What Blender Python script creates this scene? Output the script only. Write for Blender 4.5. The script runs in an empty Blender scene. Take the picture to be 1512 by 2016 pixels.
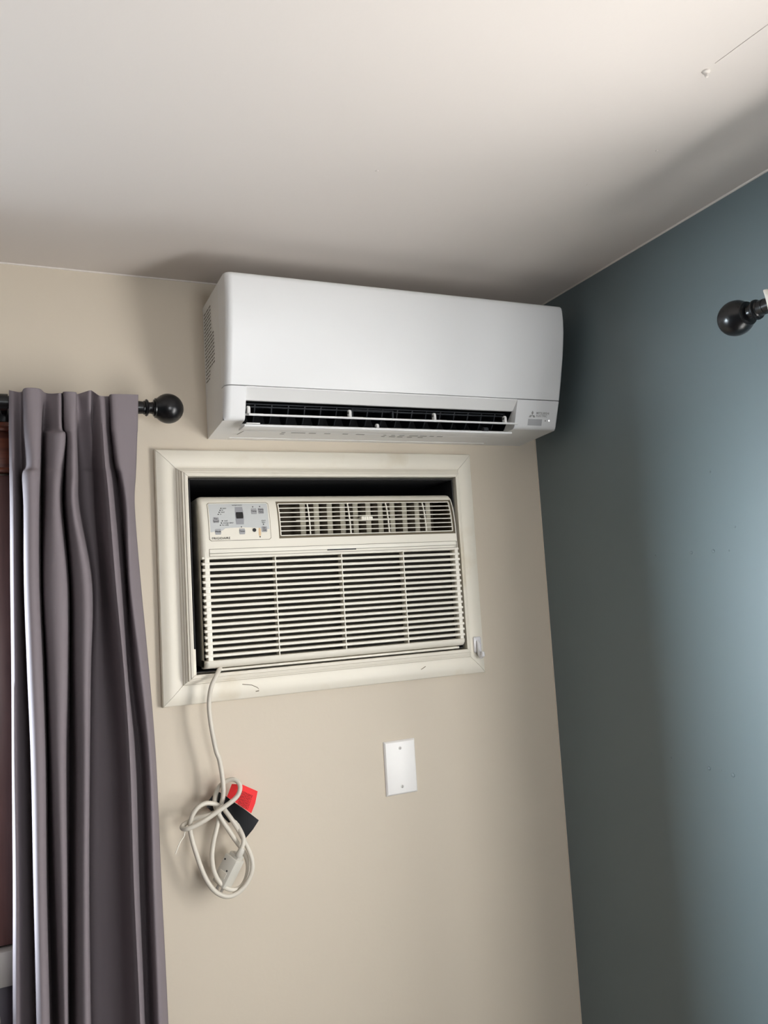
import bpy, bmesh, math, random
from mathutils import Vector, Matrix
random.seed(7)
scene = bpy.context.scene
COL = scene.collection

# ------------------------------------------------------------------ camera
cam_d = bpy.data.cameras.new('camera'); cam = bpy.data.objects.new('camera', cam_d); COL.objects.link(cam)
cam.location = (-1.20692, -1.71469, 1.74145)
cam.rotation_euler = (math.radians(95.6454), math.radians(3.4462), math.radians(-23.8033))
cam_d.sensor_fit = 'HORIZONTAL'; cam_d.sensor_width = 36.0; cam_d.lens = 36.0 * 1591.35 / 1512.0
cam_d.clip_start = 0.02
scene.camera = cam
# ------------------------------------------------------------------ world, light, exposure
world = bpy.data.worlds.new('sky'); scene.world = world; world.use_nodes = True
bg = world.node_tree.nodes['Background']; bg.inputs[0].default_value = (0.72, 0.86, 1.0, 1); bg.inputs[1].default_value = 0.5

def daylight(name, loc, rot, sx, sy, power, color):   # daylight that fills a window opening
    d = bpy.data.lights.new(name, 'AREA'); d.shape = 'RECTANGLE'; d.size = sx; d.size_y = sy; d.energy = power; d.color = color
    o = bpy.data.objects.new(name, d); COL.objects.link(o); o.location = loc; o.rotation_euler = rot
    return o
W1 = dict(x0=-2.80, x1=-1.36, z0=1.15, z1=2.0)      # window in the beige wall
W2 = dict(y0=-1.65, y1=-0.87, z0=0.92, z1=1.92)     # window in the teal wall
W3 = dict(x0=-1.05, x1=-0.15, z0=0.95, z1=2.0)      # unseen window added behind the viewer to brighten the room
PW1, PW2, PW3, PSUN = 26.0, 51.0, 50.0, 40.0
daylight('daylight_beige_wall_window', ((W1['x0']+W1['x1'])/2, 0.075, (W1['z0']+W1['z1'])/2), (-math.pi/2, 0, 0), W1['x1']-W1['x0'], W1['z1']-W1['z0'], PW1, (0.78, 0.89, 1.0))
daylight('daylight_teal_wall_window', (0.075, (W2['y0']+W2['y1'])/2, (W2['z0']+W2['z1'])/2), (0, math.pi/2, 0), W2['z1']-W2['z0'], W2['y1']-W2['y0'], PW2, (1.0, 0.985, 0.965))
daylight('added_rear_fill', ((W3['x0']+W3['x1'])/2, -3.975, (W3['z0']+W3['z1'])/2), (math.pi/2, 0, 0), W3['x1']-W3['x0'], W3['z1']-W3['z0'], PW3, (0.97, 0.985, 1.0))  # fill light added behind the viewer for overall brightness
# wide sun lamp in place of bright sky, added for the teal wall's glow
sun_d = bpy.data.lights.new('sky_patch_sun', 'SUN'); sun_d.energy = PSUN; sun_d.angle = math.radians(44); sun_d.color = (0.80, 0.92, 1.0)
sun = bpy.data.objects.new('sky_patch_sun', sun_d); COL.objects.link(sun); sun.location = (-4, 1.2, 2)
sun.rotation_euler = Vector((1.9, -0.66, -0.26)).to_track_quat('-Z', 'Y').to_euler()
scene.view_settings.view_transform = 'Standard'; scene.view_settings.look = 'None'
scene.view_settings.gamma = 1.0; scene.view_settings.use_curve_mapping = False
scene.view_settings.exposure = 0.0

# ------------------------------------------------------------------ helpers
def lin(r, g, b):
    f = lambda c: (c/255.0)/12.92 if c <= 10 else ((c/255.0+0.055)/1.055)**2.4
    return (f(r), f(g), f(b), 1.0)

def mat(name, col, rough=0.5, spec=0.5, metal=0.0, noise=None, bump=None, col2=None, coat=0.0):
    m = bpy.data.materials.new(name); m.use_nodes = True
    nt = m.node_tree; p = nt.nodes['Principled BSDF']
    p.inputs['Base Color'].default_value = col; p.inputs['Roughness'].default_value = rough
    p.inputs['Specular IOR Level'].default_value = spec; p.inputs['Metallic'].default_value = metal
    p.inputs['Coat Weight'].default_value = coat
    tc = nt.nodes.new('ShaderNodeTexCoord')
    if noise:                                     # (scale, low, high, stretch)
        mp = nt.nodes.new('ShaderNodeMapping'); mp.inputs['Scale'].default_value = noise[3]
        n = nt.nodes.new('ShaderNodeTexNoise'); n.inputs['Scale'].default_value = noise[0]; n.inputs['Detail'].default_value = 6
        r = nt.nodes.new('ShaderNodeValToRGB')
        r.color_ramp.elements[0].position = noise[1]; r.color_ramp.elements[1].position = noise[2]
        r.color_ramp.elements[0].color = col2; r.color_ramp.elements[1].color = col
        nt.links.new(tc.outputs['Object'], mp.inputs[0]); nt.links.new(mp.outputs[0], n.inputs['Vector'])
        nt.links.new(n.outputs['Fac'], r.inputs[0]); nt.links.new(r.outputs[0], p.inputs['Base Color'])
    if bump:                                      # (scale, strength, distance)
        n = nt.nodes.new('ShaderNodeTexNoise'); n.inputs['Scale'].default_value = bump[0]; n.inputs['Detail'].default_value = 4
        b = nt.nodes.new('ShaderNodeBump'); b.inputs['Strength'].default_value = bump[1]; b.inputs['Distance'].default_value = bump[2]
        nt.links.new(tc.outputs['Object'], n.inputs['Vector'])
        nt.links.new(n.outputs['Fac'], b.inputs['Height']); nt.links.new(b.outputs[0], p.inputs['Normal'])
    return m

ONE = (1, 1, 1)
M = {}
M['beige'] = mat('beige_wall_paint', lin(214, 202, 184), 0.55, 0.35, bump=(90, 0.12, 0.002))
M['teal'] = mat('teal_wall_paint', lin(108, 122, 127), 0.44, 0.7, bump=(60, 0.10, 0.002))
M['ceil'] = mat('ceiling_paint', lin(218, 210, 203), 0.8, 0.2, bump=(70, 0.10, 0.002))
M['floor'] = mat('floor_boards', lin(84, 62, 48), 0.45, 0.4, noise=(6, 0.3, 0.7, (1, 12, 1)), col2=lin(64, 46, 36))
M['plainwall'] = mat('far_wall_paint', lin(80, 90, 92), 0.6, 0.3)
M['caulk'] = mat('white_caulk', lin(228, 220, 212), 0.6, 0.3)
M['white'] = mat('white_gloss_plastic', lin(240, 240, 240), 0.34, 0.45)
M['white2'] = mat('white_satin_plastic', lin(238, 237, 235), 0.45, 0.4)
M['black'] = mat('black_plastic', lin(26, 28, 32), 0.45, 0.4)
M['black2'] = mat('dark_grey_plastic', lin(52, 55, 60), 0.45, 0.4)
M['greyprint'] = mat('grey_print', lin(162, 160, 158), 0.6, 0.2)
M['sideprint'] = mat('dark_grey_print', lin(118, 112, 105), 0.6, 0.2)
M['receiver'] = mat('receiver_grey', lin(186, 186, 188), 0.3, 0.5)
M['led'] = bpy.data.materials.new('led_white'); M['led'].use_nodes = True
_p = M['led'].node_tree.nodes['Principled BSDF']; _p.inputs['Emission Color'].default_value = (1, 1, 1, 1); _p.inputs['Emission Strength'].default_value = 1.5
M['cream'] = mat('aged_cream_plastic', lin(240, 234, 220), 0.42, 0.4)
M['creamslat'] = mat('cream_slat_plastic', lin(248, 243, 230), 0.4, 0.4)
M['louver'] = mat('grey_cream_louver_plastic', lin(196, 189, 170), 0.6, 0.3)  # greyer than the cream slats
M['recess'] = mat('grey_brown_recess', lin(112, 102, 84), 0.7, 0.2)  # brown for grille rim, control panel edge and grooves
M['dark'] = mat('dark_duct_interior', lin(88, 78, 64), 0.7, 0.2)
M['filter'] = mat('dark_filter_mesh', lin(60, 57, 52), 0.8, 0.1, noise=(14, 0.35, 0.7, ONE), col2=lin(44, 42, 39))
M['sleeve'] = mat('black_sleeve_metal', lin(44, 44, 46), 0.6, 0.3)
M['film'] = mat('blue_grey_control_film', lin(204, 206, 205), 0.35, 0.4)
M['button'] = mat('grey_button_print', lin(168, 168, 170), 0.45, 0.4)
M['midgrey'] = mat('mid_grey_print', lin(158, 158, 162), 0.45, 0.4)
M['ink'] = mat('black_ink', lin(38, 38, 40), 0.5, 0.3)
M['display'] = mat('display_black', lin(30, 30, 32), 0.25, 0.5)
M['stain'] = mat('tape_residue', lin(226, 196, 156), 0.6, 0.2)
M['trim'] = mat('cream_painted_wood', lin(238, 231, 216), 0.38, 0.45, noise=(9, 0.25, 0.42, ONE), col2=lin(226, 215, 194), bump=(40, 0.15, 0.002))
M['crack'] = mat('crack_line', lin(120, 108, 90), 0.8, 0.1)
M['rod'] = mat('black_rod_lacquer', lin(16, 16, 18), 0.28, 0.5)
M['curtain'] = mat('mauve_grey_curtain', lin(128, 119, 123), 0.75, 0.25, bump=(700, 0.06, 0.0006))
M['sheer'] = mat('white_curtain', lin(225, 218, 208), 0.8, 0.2)
M['wood'] = mat('red_brown_wood', lin(126, 66, 44), 0.35, 0.45, noise=(5, 0.35, 0.65, (2, 2, 26)), col2=lin(92, 44, 30))
M['darkwood'] = mat('dark_maroon_wood', lin(104, 70, 66), 0.4, 0.4, noise=(5, 0.3, 0.7, (20, 20, 1.5)), col2=lin(86, 56, 54))
M['stone'] = mat('grey_sill', lin(176, 170, 164), 0.5, 0.4)
M['apron'] = mat('dark_plum_panel', lin(82, 74, 84), 0.5, 0.4)
M['cord'] = mat('beige_cord_vinyl', lin(212, 205, 192), 0.42, 0.4)
M['plug'] = mat('grey_plug_plastic', lin(206, 202, 192), 0.45, 0.4)
M['red'] = mat('red_tag', lin(250, 60, 62), 0.5, 0.3)
M['redink'] = mat('dark_red_ink', lin(120, 22, 26), 0.6, 0.2)
M['tape'] = mat('black_tag_vinyl', lin(24, 25, 27), 0.4, 0.4)
M['tie'] = mat('white_twist_tie', lin(246, 242, 230), 0.4, 0.4)
M['plate'] = mat('white_wall_plate', lin(246, 243, 240), 0.3, 0.5)
M['screw'] = mat('painted_screw', lin(200, 196, 192), 0.35, 0.5, metal=0.3)
M['clip'] = mat('clear_hook_plastic', lin(232, 230, 232), 0.12, 0.8, coat=0.5)
M['winframe'] = mat('white_window_frame', lin(235, 232, 226), 0.4, 0.4)
g = bpy.data.materials.new('window_glass'); g.use_nodes = True; nt = g.node_tree; nt.nodes.clear()
out = nt.nodes.new('ShaderNodeOutputMaterial'); mx = nt.nodes.new('ShaderNodeMixShader')
tr = nt.nodes.new('ShaderNodeBsdfTransparent'); gl = nt.nodes.new('ShaderNodeBsdfGlossy'); gl.inputs['Roughness'].default_value = 0.02
mx.inputs[0].default_value = 0.06; nt.links.new(tr.outputs[0], mx.inputs[1]); nt.links.new(gl.outputs[0], mx.inputs[2]); nt.links.new(mx.outputs[0], out.inputs[0])
M['glass'] = g

class B:
    """collects shapes in one bmesh"""
    def __init__(s): s.b = bmesh.new()
    def merge(s, o):
        me = bpy.data.meshes.new('tmp'); o.to_mesh(me); o.free(); s.b.from_mesh(me); bpy.data.meshes.remove(me)
    def box(s, x0, x1, y0, y1, z0, z1, bev=0.0, seg=2):
        t = bmesh.new(); bmesh.ops.create_cube(t, size=1.0)
        for v in t.verts:
            v.co = Vector(((x0+x1)/2+v.co.x*(x1-x0), (y0+y1)/2+v.co.y*(y1-y0), (z0+z1)/2+v.co.z*(z1-z0)))
        if bev: bmesh.ops.bevel(t, geom=list(t.edges), offset=bev, segments=seg, affect='EDGES', profile=0.5)
        s.merge(t); return s
    def loft(s, rings, cap=True, closed=True):
        vs = [[s.b.verts.new(p) for p in r] for r in rings]; n = len(rings[0])
        for a, c in zip(vs, vs[1:]):
            for i in range(n if closed else n-1):
                j = (i+1) % n
                try: s.b.faces.new((a[i], a[j], c[j], c[i]))
                except ValueError: pass
        if cap and closed:
            s.b.faces.new(list(reversed(vs[0]))); s.b.faces.new(vs[-1])
        return s
    def prism_x(s, ring, x0, x1):
        return s.loft([[(x0, y, z) for y, z in ring], [(x1, y, z) for y, z in ring]])
    def face(s, pts): s.b.faces.new([s.b.verts.new(p) for p in pts]); return s
    def tube(s, path, r, n=10, cap=True):
        P = [Vector(p) for p in path]; T = []
        for i in range(len(P)):
            T.append((P[min(i+1, len(P)-1)]-P[max(i-1, 0)]).normalized())
        u = T[0].orthogonal().normalized(); rings = []
        for i, p in enumerate(P):
            u = (u-T[i]*u.dot(T[i])).normalized(); w = T[i].cross(u)
            rr = r[i] if isinstance(r, (list, tuple)) else r
            rings.append([p+(u*math.cos(2*math.pi*k/n)+w*math.sin(2*math.pi*k/n))*rr for k in range(n)])
        return s.loft(rings, cap)
    def lathe(s, o, d, prof, n=28):
        o = Vector(o); d = Vector(d).normalized(); u = d.orthogonal().normalized(); w = d.cross(u)
        return s.loft([[o+d*t+(u*math.cos(2*math.pi*k/n)+w*math.sin(2*math.pi*k/n))*max(r, 1e-5) for k in range(n)] for t, r in prof])
    def plate(s, pts, nrm, th):
        """polygon pts extruded by th along nrm"""
        nv = Vector(nrm)*th
        return s.loft([[Vector(p) for p in pts], [Vector(p)+nv for p in pts]])
    def mesh(s, name, m, smooth=35):
        bmesh.ops.recalc_face_normals(s.b, faces=list(s.b.faces))
        me = bpy.data.meshes.new(name); s.b.to_mesh(me); s.b.free()
        if smooth:
            for p in me.polygons: p.use_smooth = True
            me.set_sharp_from_angle(angle=math.radians(smooth))
        me.materials.append(M[m]); return me
    def obj(s, name, m, parent=None, smooth=35):
        return link(name, s.mesh(name, m, smooth), parent)

def link(name, me, parent=None, loc=None):
    o = bpy.data.objects.new(name, me); COL.objects.link(o)
    if parent is not None:
        o.parent = parent; o.matrix_parent_inverse = WORLD[parent.name].inverted()
    if loc is not None: o.location = loc
    WORLD[o.name] = (WORLD[parent.name] if False else Matrix.Identity(4)) if me is not None else Matrix.Translation(o.location)
    return o
WORLD = {}
def thing(name, label, cat, loc, group=None):
    o = bpy.data.objects.new(name, None); COL.objects.link(o); o.location = loc; o.empty_display_size = 0.05
    WORLD[o.name] = Matrix.Translation(loc)
    tag(o, label, cat, group); return o
def tag(o, label, cat, group=None):
    o['label'] = label; o['category'] = cat
    if group: o['group'] = group
    return o
def struct(o): o['kind'] = 'structure'; return o

def text_mesh(txt, size, o, u, v, mname, align='LEFT', lift=0.0004, spacing=1.0, bold=0.0):
    """flat print: text laid on the plane o + a*u + b*v"""
    c = bpy.data.curves.new('print', 'FONT'); c.body = txt; c.size = size; c.align_x = align
    c.space_character = spacing; c.offset = bold; c.resolution_u = 3
    t = bpy.data.objects.new('print', c); COL.objects.link(t)
    dg = bpy.context.evaluated_depsgraph_get()
    me = bpy.data.meshes.new_from_object(t.evaluated_get(dg))
    bpy.data.objects.remove(t); bpy.data.curves.remove(c)
    u = Vector(u).normalized(); v = Vector(v).normalized(); n = u.cross(v)
    for w in me.vertices: w.co = Vector(o)+u*w.co.x+v*w.co.y+n*lift
    me.materials.clear(); me.materials.append(M[mname]); return me

def wall_grid(b, us, vs, holes, fn):
    """boxes on the cells of a grid, leaving the holes free; fn(u0,u1,v0,v1) adds a box"""
    for i in range(len(us)-1):
        for j in range(len(vs)-1):
            cu, cv = (us[i]+us[i+1])/2, (vs[j]+vs[j+1])/2
            if any(h[0] < cu < h[1] and h[2] < cv < h[3] for h in holes): continue
            fn(us[i], us[i+1], vs[j], vs[j+1])
    bmesh.ops.remove_doubles(b.b, verts=list(b.b.verts), dist=1e-5)
    b.b.verts.index_update(); dup = {}
    for f in list(b.b.faces):                     # inner faces between neighbouring cells
        k = tuple(sorted(v.index for v in f.verts)); dup.setdefault(k, []).append(f)
    for fs in dup.values():
        if len(fs) > 1: bmesh.ops.delete(b.b, geom=fs, context='FACES_ONLY')

# ------------------------------------------------------------------ room shell
XL, YF, H, T = -3.4, -3.9, 2.44, 0.12
AO = (-0.893, -0.268, 1.600, 2.000)               # hole for the old air conditioner
b = B(); wall_grid(b, [XL, W1['x0'], W1['x1'], AO[0], AO[1], 0.0], [0, W1['z0'], AO[2], W1['z1'], H],
                   [(W1['x0'], W1['x1'], W1['z0'], W1['z1']), AO], lambda a, c, d, e: b.box(a, c, 0, T, d, e))
wall_back = struct(b.obj('wall_back', 'beige', smooth=0))
b = B(); wall_grid(b, [YF, W2['y0'], W2['y1'], T], [0, W2['z0'], W2['z1'], H], [(W2['y0'], W2['y1'], W2['z0'], W2['z1'])],
                   lambda a, c, d, e: b.box(0, T, a, c, d, e))
wall_right = struct(b.obj('wall_right', 'teal', smooth=0))
struct(B().box(XL-T, XL, YF, T, 0, H).obj('wall_left', 'plainwall', smooth=0))
b = B(); wall_grid(b, [XL-T, W3['x0'], W3['x1'], T], [0, W3['z0'], W3['z1'], H], [(W3['x0'], W3['x1'], W3['z0'], W3['z1'])],
                   lambda a, c, d, e: b.box(a, c, YF-T, YF, d, e))
struct(b.obj('wall_front', 'plainwall', smooth=0))
ceiling = struct(B().box(XL-T, T, YF-T, T, H, H+0.1).obj('ceiling', 'ceil', smooth=0))
struct(B().box(XL-T, T, YF-T, T, -0.1, 0).obj('floor', 'floor', smooth=0))
# caulk beads where ceiling and walls meet, and in the corner
struct(B().tube([(XL, -0.0005, H-0.0005), (0, -0.0005, H-0.0005)], 0.0022, 6).obj('trim_1', 'caulk'))
struct(B().tube([(-0.0005, 0, H-0.0005), (-0.0005, YF, H-0.0005)], 0.0026, 6).obj('trim_2', 'caulk'))
struct(B().tube([(-0.0003, -0.0003, 0.01), (-0.0003, -0.0003, H)], 0.0018, 6).obj('trim_3', 'beige'))
# patched holes on the teal wall
bump_me = B().lathe((0, 0, 0), (-1, 0, 0), [(0.0, 0.0035), (0.0005, 0.0034), (0.0012, 0.0024), (0.0015, 0.0004)], 12).mesh('filler_bump', 'teal')
for y, z, k in [(-.5643, 1.9331, .7), (-.4963, 1.7821, 1), (-.5522, 1.7812, 1), (-.5902, 1.7795, .6), (-.3953, 1.7827, .6), (-.6101, 1.8226, .6),
                (-.3284, 1.3666, .7), (-.3864, 1.3673, .7), (-.4878, 1.3632, 1.1), (-.5458, 1.3609, 1.2), (-.5184, 1.3655, .5)]:
    o = link('filler_bump', bump_me, wall_right, (0, y, z)); o.scale = (k, k, k)
# patch on the ceiling with its raised edge, and a stub of a hook
b = B(); b.plate([(-.325, -.955, H), (-.300, -1.35, H), (-.12, -1.35, H), (-.235, -.955, H)], (0, 0, -1), 0.0008); b.obj('drywall_patch', 'ceil', ceiling)
b = B(); b.lathe((-.3235, -.9376, H), (0, 0, -1), [(0, .006), (.002, .0055), (.004, .003), (.009, .0022), (.010, .001)], 12); b.obj('hook_stub', 'caulk', ceiling)
cb = B().lathe((0, 0, 0), (0, 0, -1), [(0, .003), (.0008, .0026), (.0013, .0008)], 10).mesh('nail_pop', 'ceil')
for x, y in [(-.66, -.55), (-.45, -1.05), (-.28, -.62), (-.24, -.75), (-1.25, -.75)]: link('nail_pop', cb, ceiling, (x, y, H))

# window in the beige wall: wooden casing, stone sill, dark panel below (only its edge shows beside the curtain)
def window_frame(name, x0, x1, z0, z1): pass
win1 = thing('window_1', '', '', (-1.9, 0, 1.15)); del win1['label']; del win1['category']; struct(win1)
def slab(name, m, parent, *a, bev=0.003): return B().box(*a, bev=bev).obj(name, m, parent)
hx0, hx1 = W1['x0']-0.13, -1.215
o = slab('head_casing', 'wood', win1, hx0, hx1, -0.022, 0, 2.012, 2.112)
slab('casing_bead', 'wood', o, hx0, hx1, -0.030, -0.020, 2.092, 2.104); slab('casing_bead', 'wood', o, hx0, hx1, -0.028, -0.020, 2.012, 2.022)
slab('side_casing', 'darkwood', win1, W1['x1'], -1.225, -0.020, 0, 1.146, 2.008)
slab('side_casing', 'darkwood', win1, W1['x0']-0.13, W1['x0'], -0.020, 0, 1.146, 2.008)
slab('sill', 'stone', win1, hx0-0.02, -1.205, -0.040, 0, 1.082, 1.143)
ap = slab('apron', 'apron', win1, hx0, -1.215, -0.022, 0, 0.45, 1.080)
pts = []
for k in range(9): a = math.pi/2*k/8; pts.append((-1.285+0.022*math.sin(a)*1.0, -0.025, 1.022+0.022*math.cos(a)))
B().tube([(-1.8, -0.025, 1.044)]+pts+[(-1.263, -0.025, 0.5)], 0.005, 8).obj('panel_moulding', 'stone', ap)
for z0, z1 in [(W1['z0'], W1['z0']+.05), (1.55, 1.59), (W1['z1']-.05, W1['z1'])]: slab('sash_rail', 'darkwood', win1, W1['x0'], W1['x1'], 0.03, 0.07, z0, z1)
for x0 in (W1['x0'], W1['x1']-.05): slab('sash_stile', 'darkwood', win1, x0, x0+.05, 0.03, 0.07, W1['z0'], W1['z1'])
slab('pane', 'glass', win1, W1['x0']+.05, W1['x1']-.05, 0.048, 0.052, W1['z0']+.05, W1['z1']-.05, bev=0)
win2 = thing('window_2', '', '', (0, -1.26, 0.92)); del win2['label']; del win2['category']; struct(win2)
ya, yb, za, zb = W2['y0'], W2['y1'], W2['z0'], W2['z1']
for a in [(ya-.07, yb+.07, zb, zb+.07), (ya-.07, yb+.07, za-.07, za), (ya-.07, ya, za, zb), (yb, yb+.07, za, zb)]:
    slab('casing', 'winframe', win2, -.018, 0, *a)
for a in [(ya, yb, za, za+.05), (ya, yb, 1.40, 1.44), (ya, yb, zb-.05, zb), (ya, ya+.05, za, zb), (yb-.05, yb, za, zb)]:
    slab('sash', 'winframe', win2, .03, .07, *a)
slab('pane', 'glass', win2, .048, .052, ya+.05, yb-.05, za+.05, zb-.05, bev=0)

win3 = thing('added_fill_window', '', '', (-.60, YF, .95)); del win3['label']; del win3['category']; struct(win3)  # added opening for the fill light, out of view
xa, xb, za, zb = W3['x0'], W3['x1'], W3['z0'], W3['z1']
for a in [(xa-.07, xb+.07, zb, zb+.07), (xa-.07, xb+.07, za-.07, za), (xa-.07, xa, za, zb), (xb, xb+.07, za, zb)]:
    slab('casing', 'winframe', win3, a[0], a[1], YF, YF+.018, a[2], a[3])
for a in [(xa, xb, za, za+.05), (xa, xb, 1.45, 1.49), (xa, xb, zb-.05, zb), (xa, xa+.05, za, zb), (xb-.05, xb, za, zb)]:
    slab('sash', 'winframe', win3, a[0], a[1], YF-.07, YF-.03, a[2], a[3])
slab('pane', 'glass', win3, xa+.05, xb-.05, YF-.052, YF-.048, za+.05, zb-.05, bev=0)

# ------------------------------------------------------------------ ductless unit on the wall
SX0, SX1 = -0.843, -0.0485
ms = thing('ductless_air_conditioner', 'white wall-mounted ductless air conditioner under the ceiling with open vanes', 'air conditioner', (-.4445, 0, 2.0905))
def rounded_loft(b, ring, x0, x1, r, left=True, right=True, ymax=-0.150, rr=None):
    rr = rr or r
    st = []
    if left:
        for k in range(8): a = math.pi/2*k/8; st.append((x0+r*(1-math.cos(a)), r*(1-math.sin(a))))
    st.append((x0+r if left else x0, 0)); st.append((x1-rr if right else x1, 0))
    if right:
        for k in range(7, -1, -1): a = math.pi/2*k/8; st.append((x1-rr*(1-math.cos(a)), rr*(1-math.sin(a))))
    b.loft([[(x, min(y+d, max(ymax, y)), z) for y, z in ring] for x, d in st])
FP = [(-.150, 2.381), (-.2095, 2.381), (-.2160, 2.3797), (-.2198, 2.3760), (-.2215, 2.369), (-.2225, 2.345), (-.2205, 2.318), (-.2155, 2.290),
      (-.2105, 2.266), (-.2035, 2.240), (-.196, 2.212), (-.189, 2.188), (-.1818, 2.1645), (-.165, 2.1645), (-.150, 2.170)]
b = B(); rounded_loft(b, FP, SX0, SX1, .014, rr=.007); b.obj('front_panel', 'white', ms, 40)
LP = [(-.150, 2.1625), (-.1810, 2.1625), (-.1712, 2.136), (-.1605, 2.1065), (-.1580, 2.1022), (-.1530, 2.0992), (-.150, 2.0988)]
OX0, OX1 = -0.8005, -0.1665
b = B(); rounded_loft(b, LP, SX0, OX0, .014, True, False); b.obj('end_cover', 'white', ms, 40)
b = B(); rounded_loft(b, LP, OX1, SX1, .007, False, True); ec = b.obj('end_cover', 'white', ms, 40)
ec['label'] = 'right end cover carrying the maker logo and lights'
# casing behind the panel: side plates, top, back, underside
side = [(0, 2.381), (-.150, 2.381), (-.150, 2.0988), (0, 2.0905)]
b = B(); b.prism_x(side, SX0, OX0); b.prism_x(side, OX1, SX1)
b.box(OX0, OX1, -.150, 0, 2.165, 2.381); b.box(OX0, OX1, -.02, 0, 2.0905, 2.165)
b.prism_x([(-.112, 2.102), (-.112, 2.0967), (-.02, 2.0916), (-.02, 2.097)], OX0, OX1)
b.obj('casing', 'white2', ms, 0)
b = B(); b.prism_x([(-.1795, 2.1635), (-.1795, 2.161), (-.157, 2.1405), (-.150, 2.1405), (-.150, 2.1635)], OX0, OX1); b.obj('outlet_lip', 'white2', ms, 0)
# dark air outlet
CV = [(-.154, 2.1402), (-.110, 2.150), (-.070, 2.150), (-.045, 2.136), (-.045, 2.118), (-.070, 2.104), (-.112, 2.1015)]
b = B(); b.loft([[(OX0+.0005, y, z) for y, z in CV], [(OX1-.0005, y, z) for y, z in CV]], cap=False, closed=False)
for x in (OX0+.0008, OX1-.0008): b.face([(x, y, z) for y, z in CV])
cav = b.obj('air_outlet', 'black', ms)
fin_me = B().loft([[(x, y, z) for y, z in [(-.128, 2.139), (-.075, 2.147), (-.060, 2.130), (-.075, 2.108), (-.105, 2.106), (-.118, 2.120)]] for x in (-.0012, .0012)]).mesh('fin', 'black2', 0)
for k in range(17): link('fin', fin_me, cav, (OX0+.03+k*(OX1-OX0-.06)/16, 0, 0))
b = B(); b.box(OX0+.001, OX1-.001, -.126, -.120, 2.1335, 2.136); b.box(OX0+.001, OX1-.001, -.126, -.122, 2.1395, 2.1415); b.obj('guide_rail', 'black2', cav)
b = B(); b.box(-.56, -.46, -.132, -.118, 2.1345, 2.1365, .0006); b.box(-.56, -.556, -.132, -.118, 2.115, 2.136); b.box(-.464, -.46, -.132, -.118, 2.115, 2.136); b.obj('fin_motor_cover', 'black2', cav)
# vanes
def vane(name, y0, z0, y1, z1, th, x0, x1):
    d = Vector((0, y1-y0, z1-z0)).normalized(); n = Vector((0, -d.z, d.y))*th/2
    ring = []
    for (y, z) in [(y0, z0), (y1, z1)]: ring.append((y, z))
    R = []
    for k in range(7): a = math.pi/2+math.pi*k/6; R.append((y0+math.cos(a)*0+(-n.y*0)+(d.y*math.cos(a)+n.y/th*2*math.sin(a))*th/2, z0+(d.z*math.cos(a)+n.z/th*2*math.sin(a))*th/2))
    for k in range(5): a = -math.pi/2+math.pi*k/4; R.append((y1+(d.y*math.cos(a)+n.y/th*2*math.sin(a))*th/2, z1+(d.z*math.cos(a)+n.z/th*2*math.sin(a))*th/2))
    return B().prism_x(R, x0, x1).obj(name, 'white', ms, 50)
v1 = vane('vane', -.170, 2.1080, -.100, 2.1240, .0042, -.7955, -.1645)
v2 = vane('vane', -.166, 2.0868, -.122, 2.0872, .0046, -.8045, -.1800)
B().box(-.797, -.212, -.124, -.1195, 2.0845, 2.0885, .0012).obj('vane_rim', 'white', v2)
def bracket(par, x, z0, z1, y=-.150, w=.006):
    b = B(); b.lathe((x-w/2, y, z1-.004), (1, 0, 0), [(0, .0045), (.0008, .0052), (w-.0008, .0052), (w, .0045)], 14)
    b.box(x-w/2, x+w/2, y-.006, y+.006, z0, z1-.003, .0012); b.box(x, x+.03, y-.004, y+.004, z0-.001, z0+.002, .0006)
    return b.obj('vane_bracket', 'white2', par)
for x in (-.791, -.572, -.370, -.186): bracket(v1, x, 2.1125, 2.1290)
for x in (-.510,): bracket(v2, x, 2.0895, 2.1005)
b = B(); b.lathe((-.24, -.14, 2.098), (1, 0, 0), [(0, .006), (.012, .006)], 14); b.obj('vane_bracket', 'black2', v2)
bb = B(); bb.box(-.80, -.772, -.166, -.12, 2.0905, 2.0925, .0006); bb.obj('vane_bracket', 'white2', v2)
# seams and print on the underside
def under(x, y): return (x, y, 2.0905-0.0082*(-y)/.150-.0003 if False else 2.0905+0.0083*(-y)/.150-.0004)
b = B()
rnd = random.Random(3)
x = -.70
while x < -.30:
    w = rnd.uniform(.006, .035)
    for y in (-.098, -.085, -.072, -.060)[:rnd.choice((2, 3, 4))]:
        ww = w*rnd.uniform(.4, 1)
        b.face([under(x, y-.003), under(x+ww, y-.003), under(x+ww, y+.003), under(x, y+.003)])
    x += w+rnd.uniform(.004, .012)
b.obj('printed_notice', 'greyprint', ms, 0)
b = B()
for p, q in [((-.775, -.110), (-.79, -.045)), ((-.775, -.112), (-.775, -.105))]:
    b.face([under(p[0]-.0008, p[1]), under(p[0]+.0008, p[1]), under(q[0]+.0008, q[1]), under(q[0]-.0008, q[1])])
b.obj('seam', 'sideprint', ms, 0)
# printed notice on the left side
b = B(); rnd = random.Random(5); z = 2.358
while z > 2.205:
    y = -.012
    end = -.075 if (z > 2.30) else -.098
    if z < 2.228: end = -.05
    while y > end:
        w = rnd.uniform(.008, .028)
        b.face([(SX0-.0004, y, z), (SX0-.0004, max(y-w, end-.004), z), (SX0-.0004, max(y-w, end-.004), z+.0028), (SX0-.0004, y, z+.0028)]); y -= w+.003
    z -= .0078
b.obj('printed_notice', 'sideprint', ms, 0)
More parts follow.
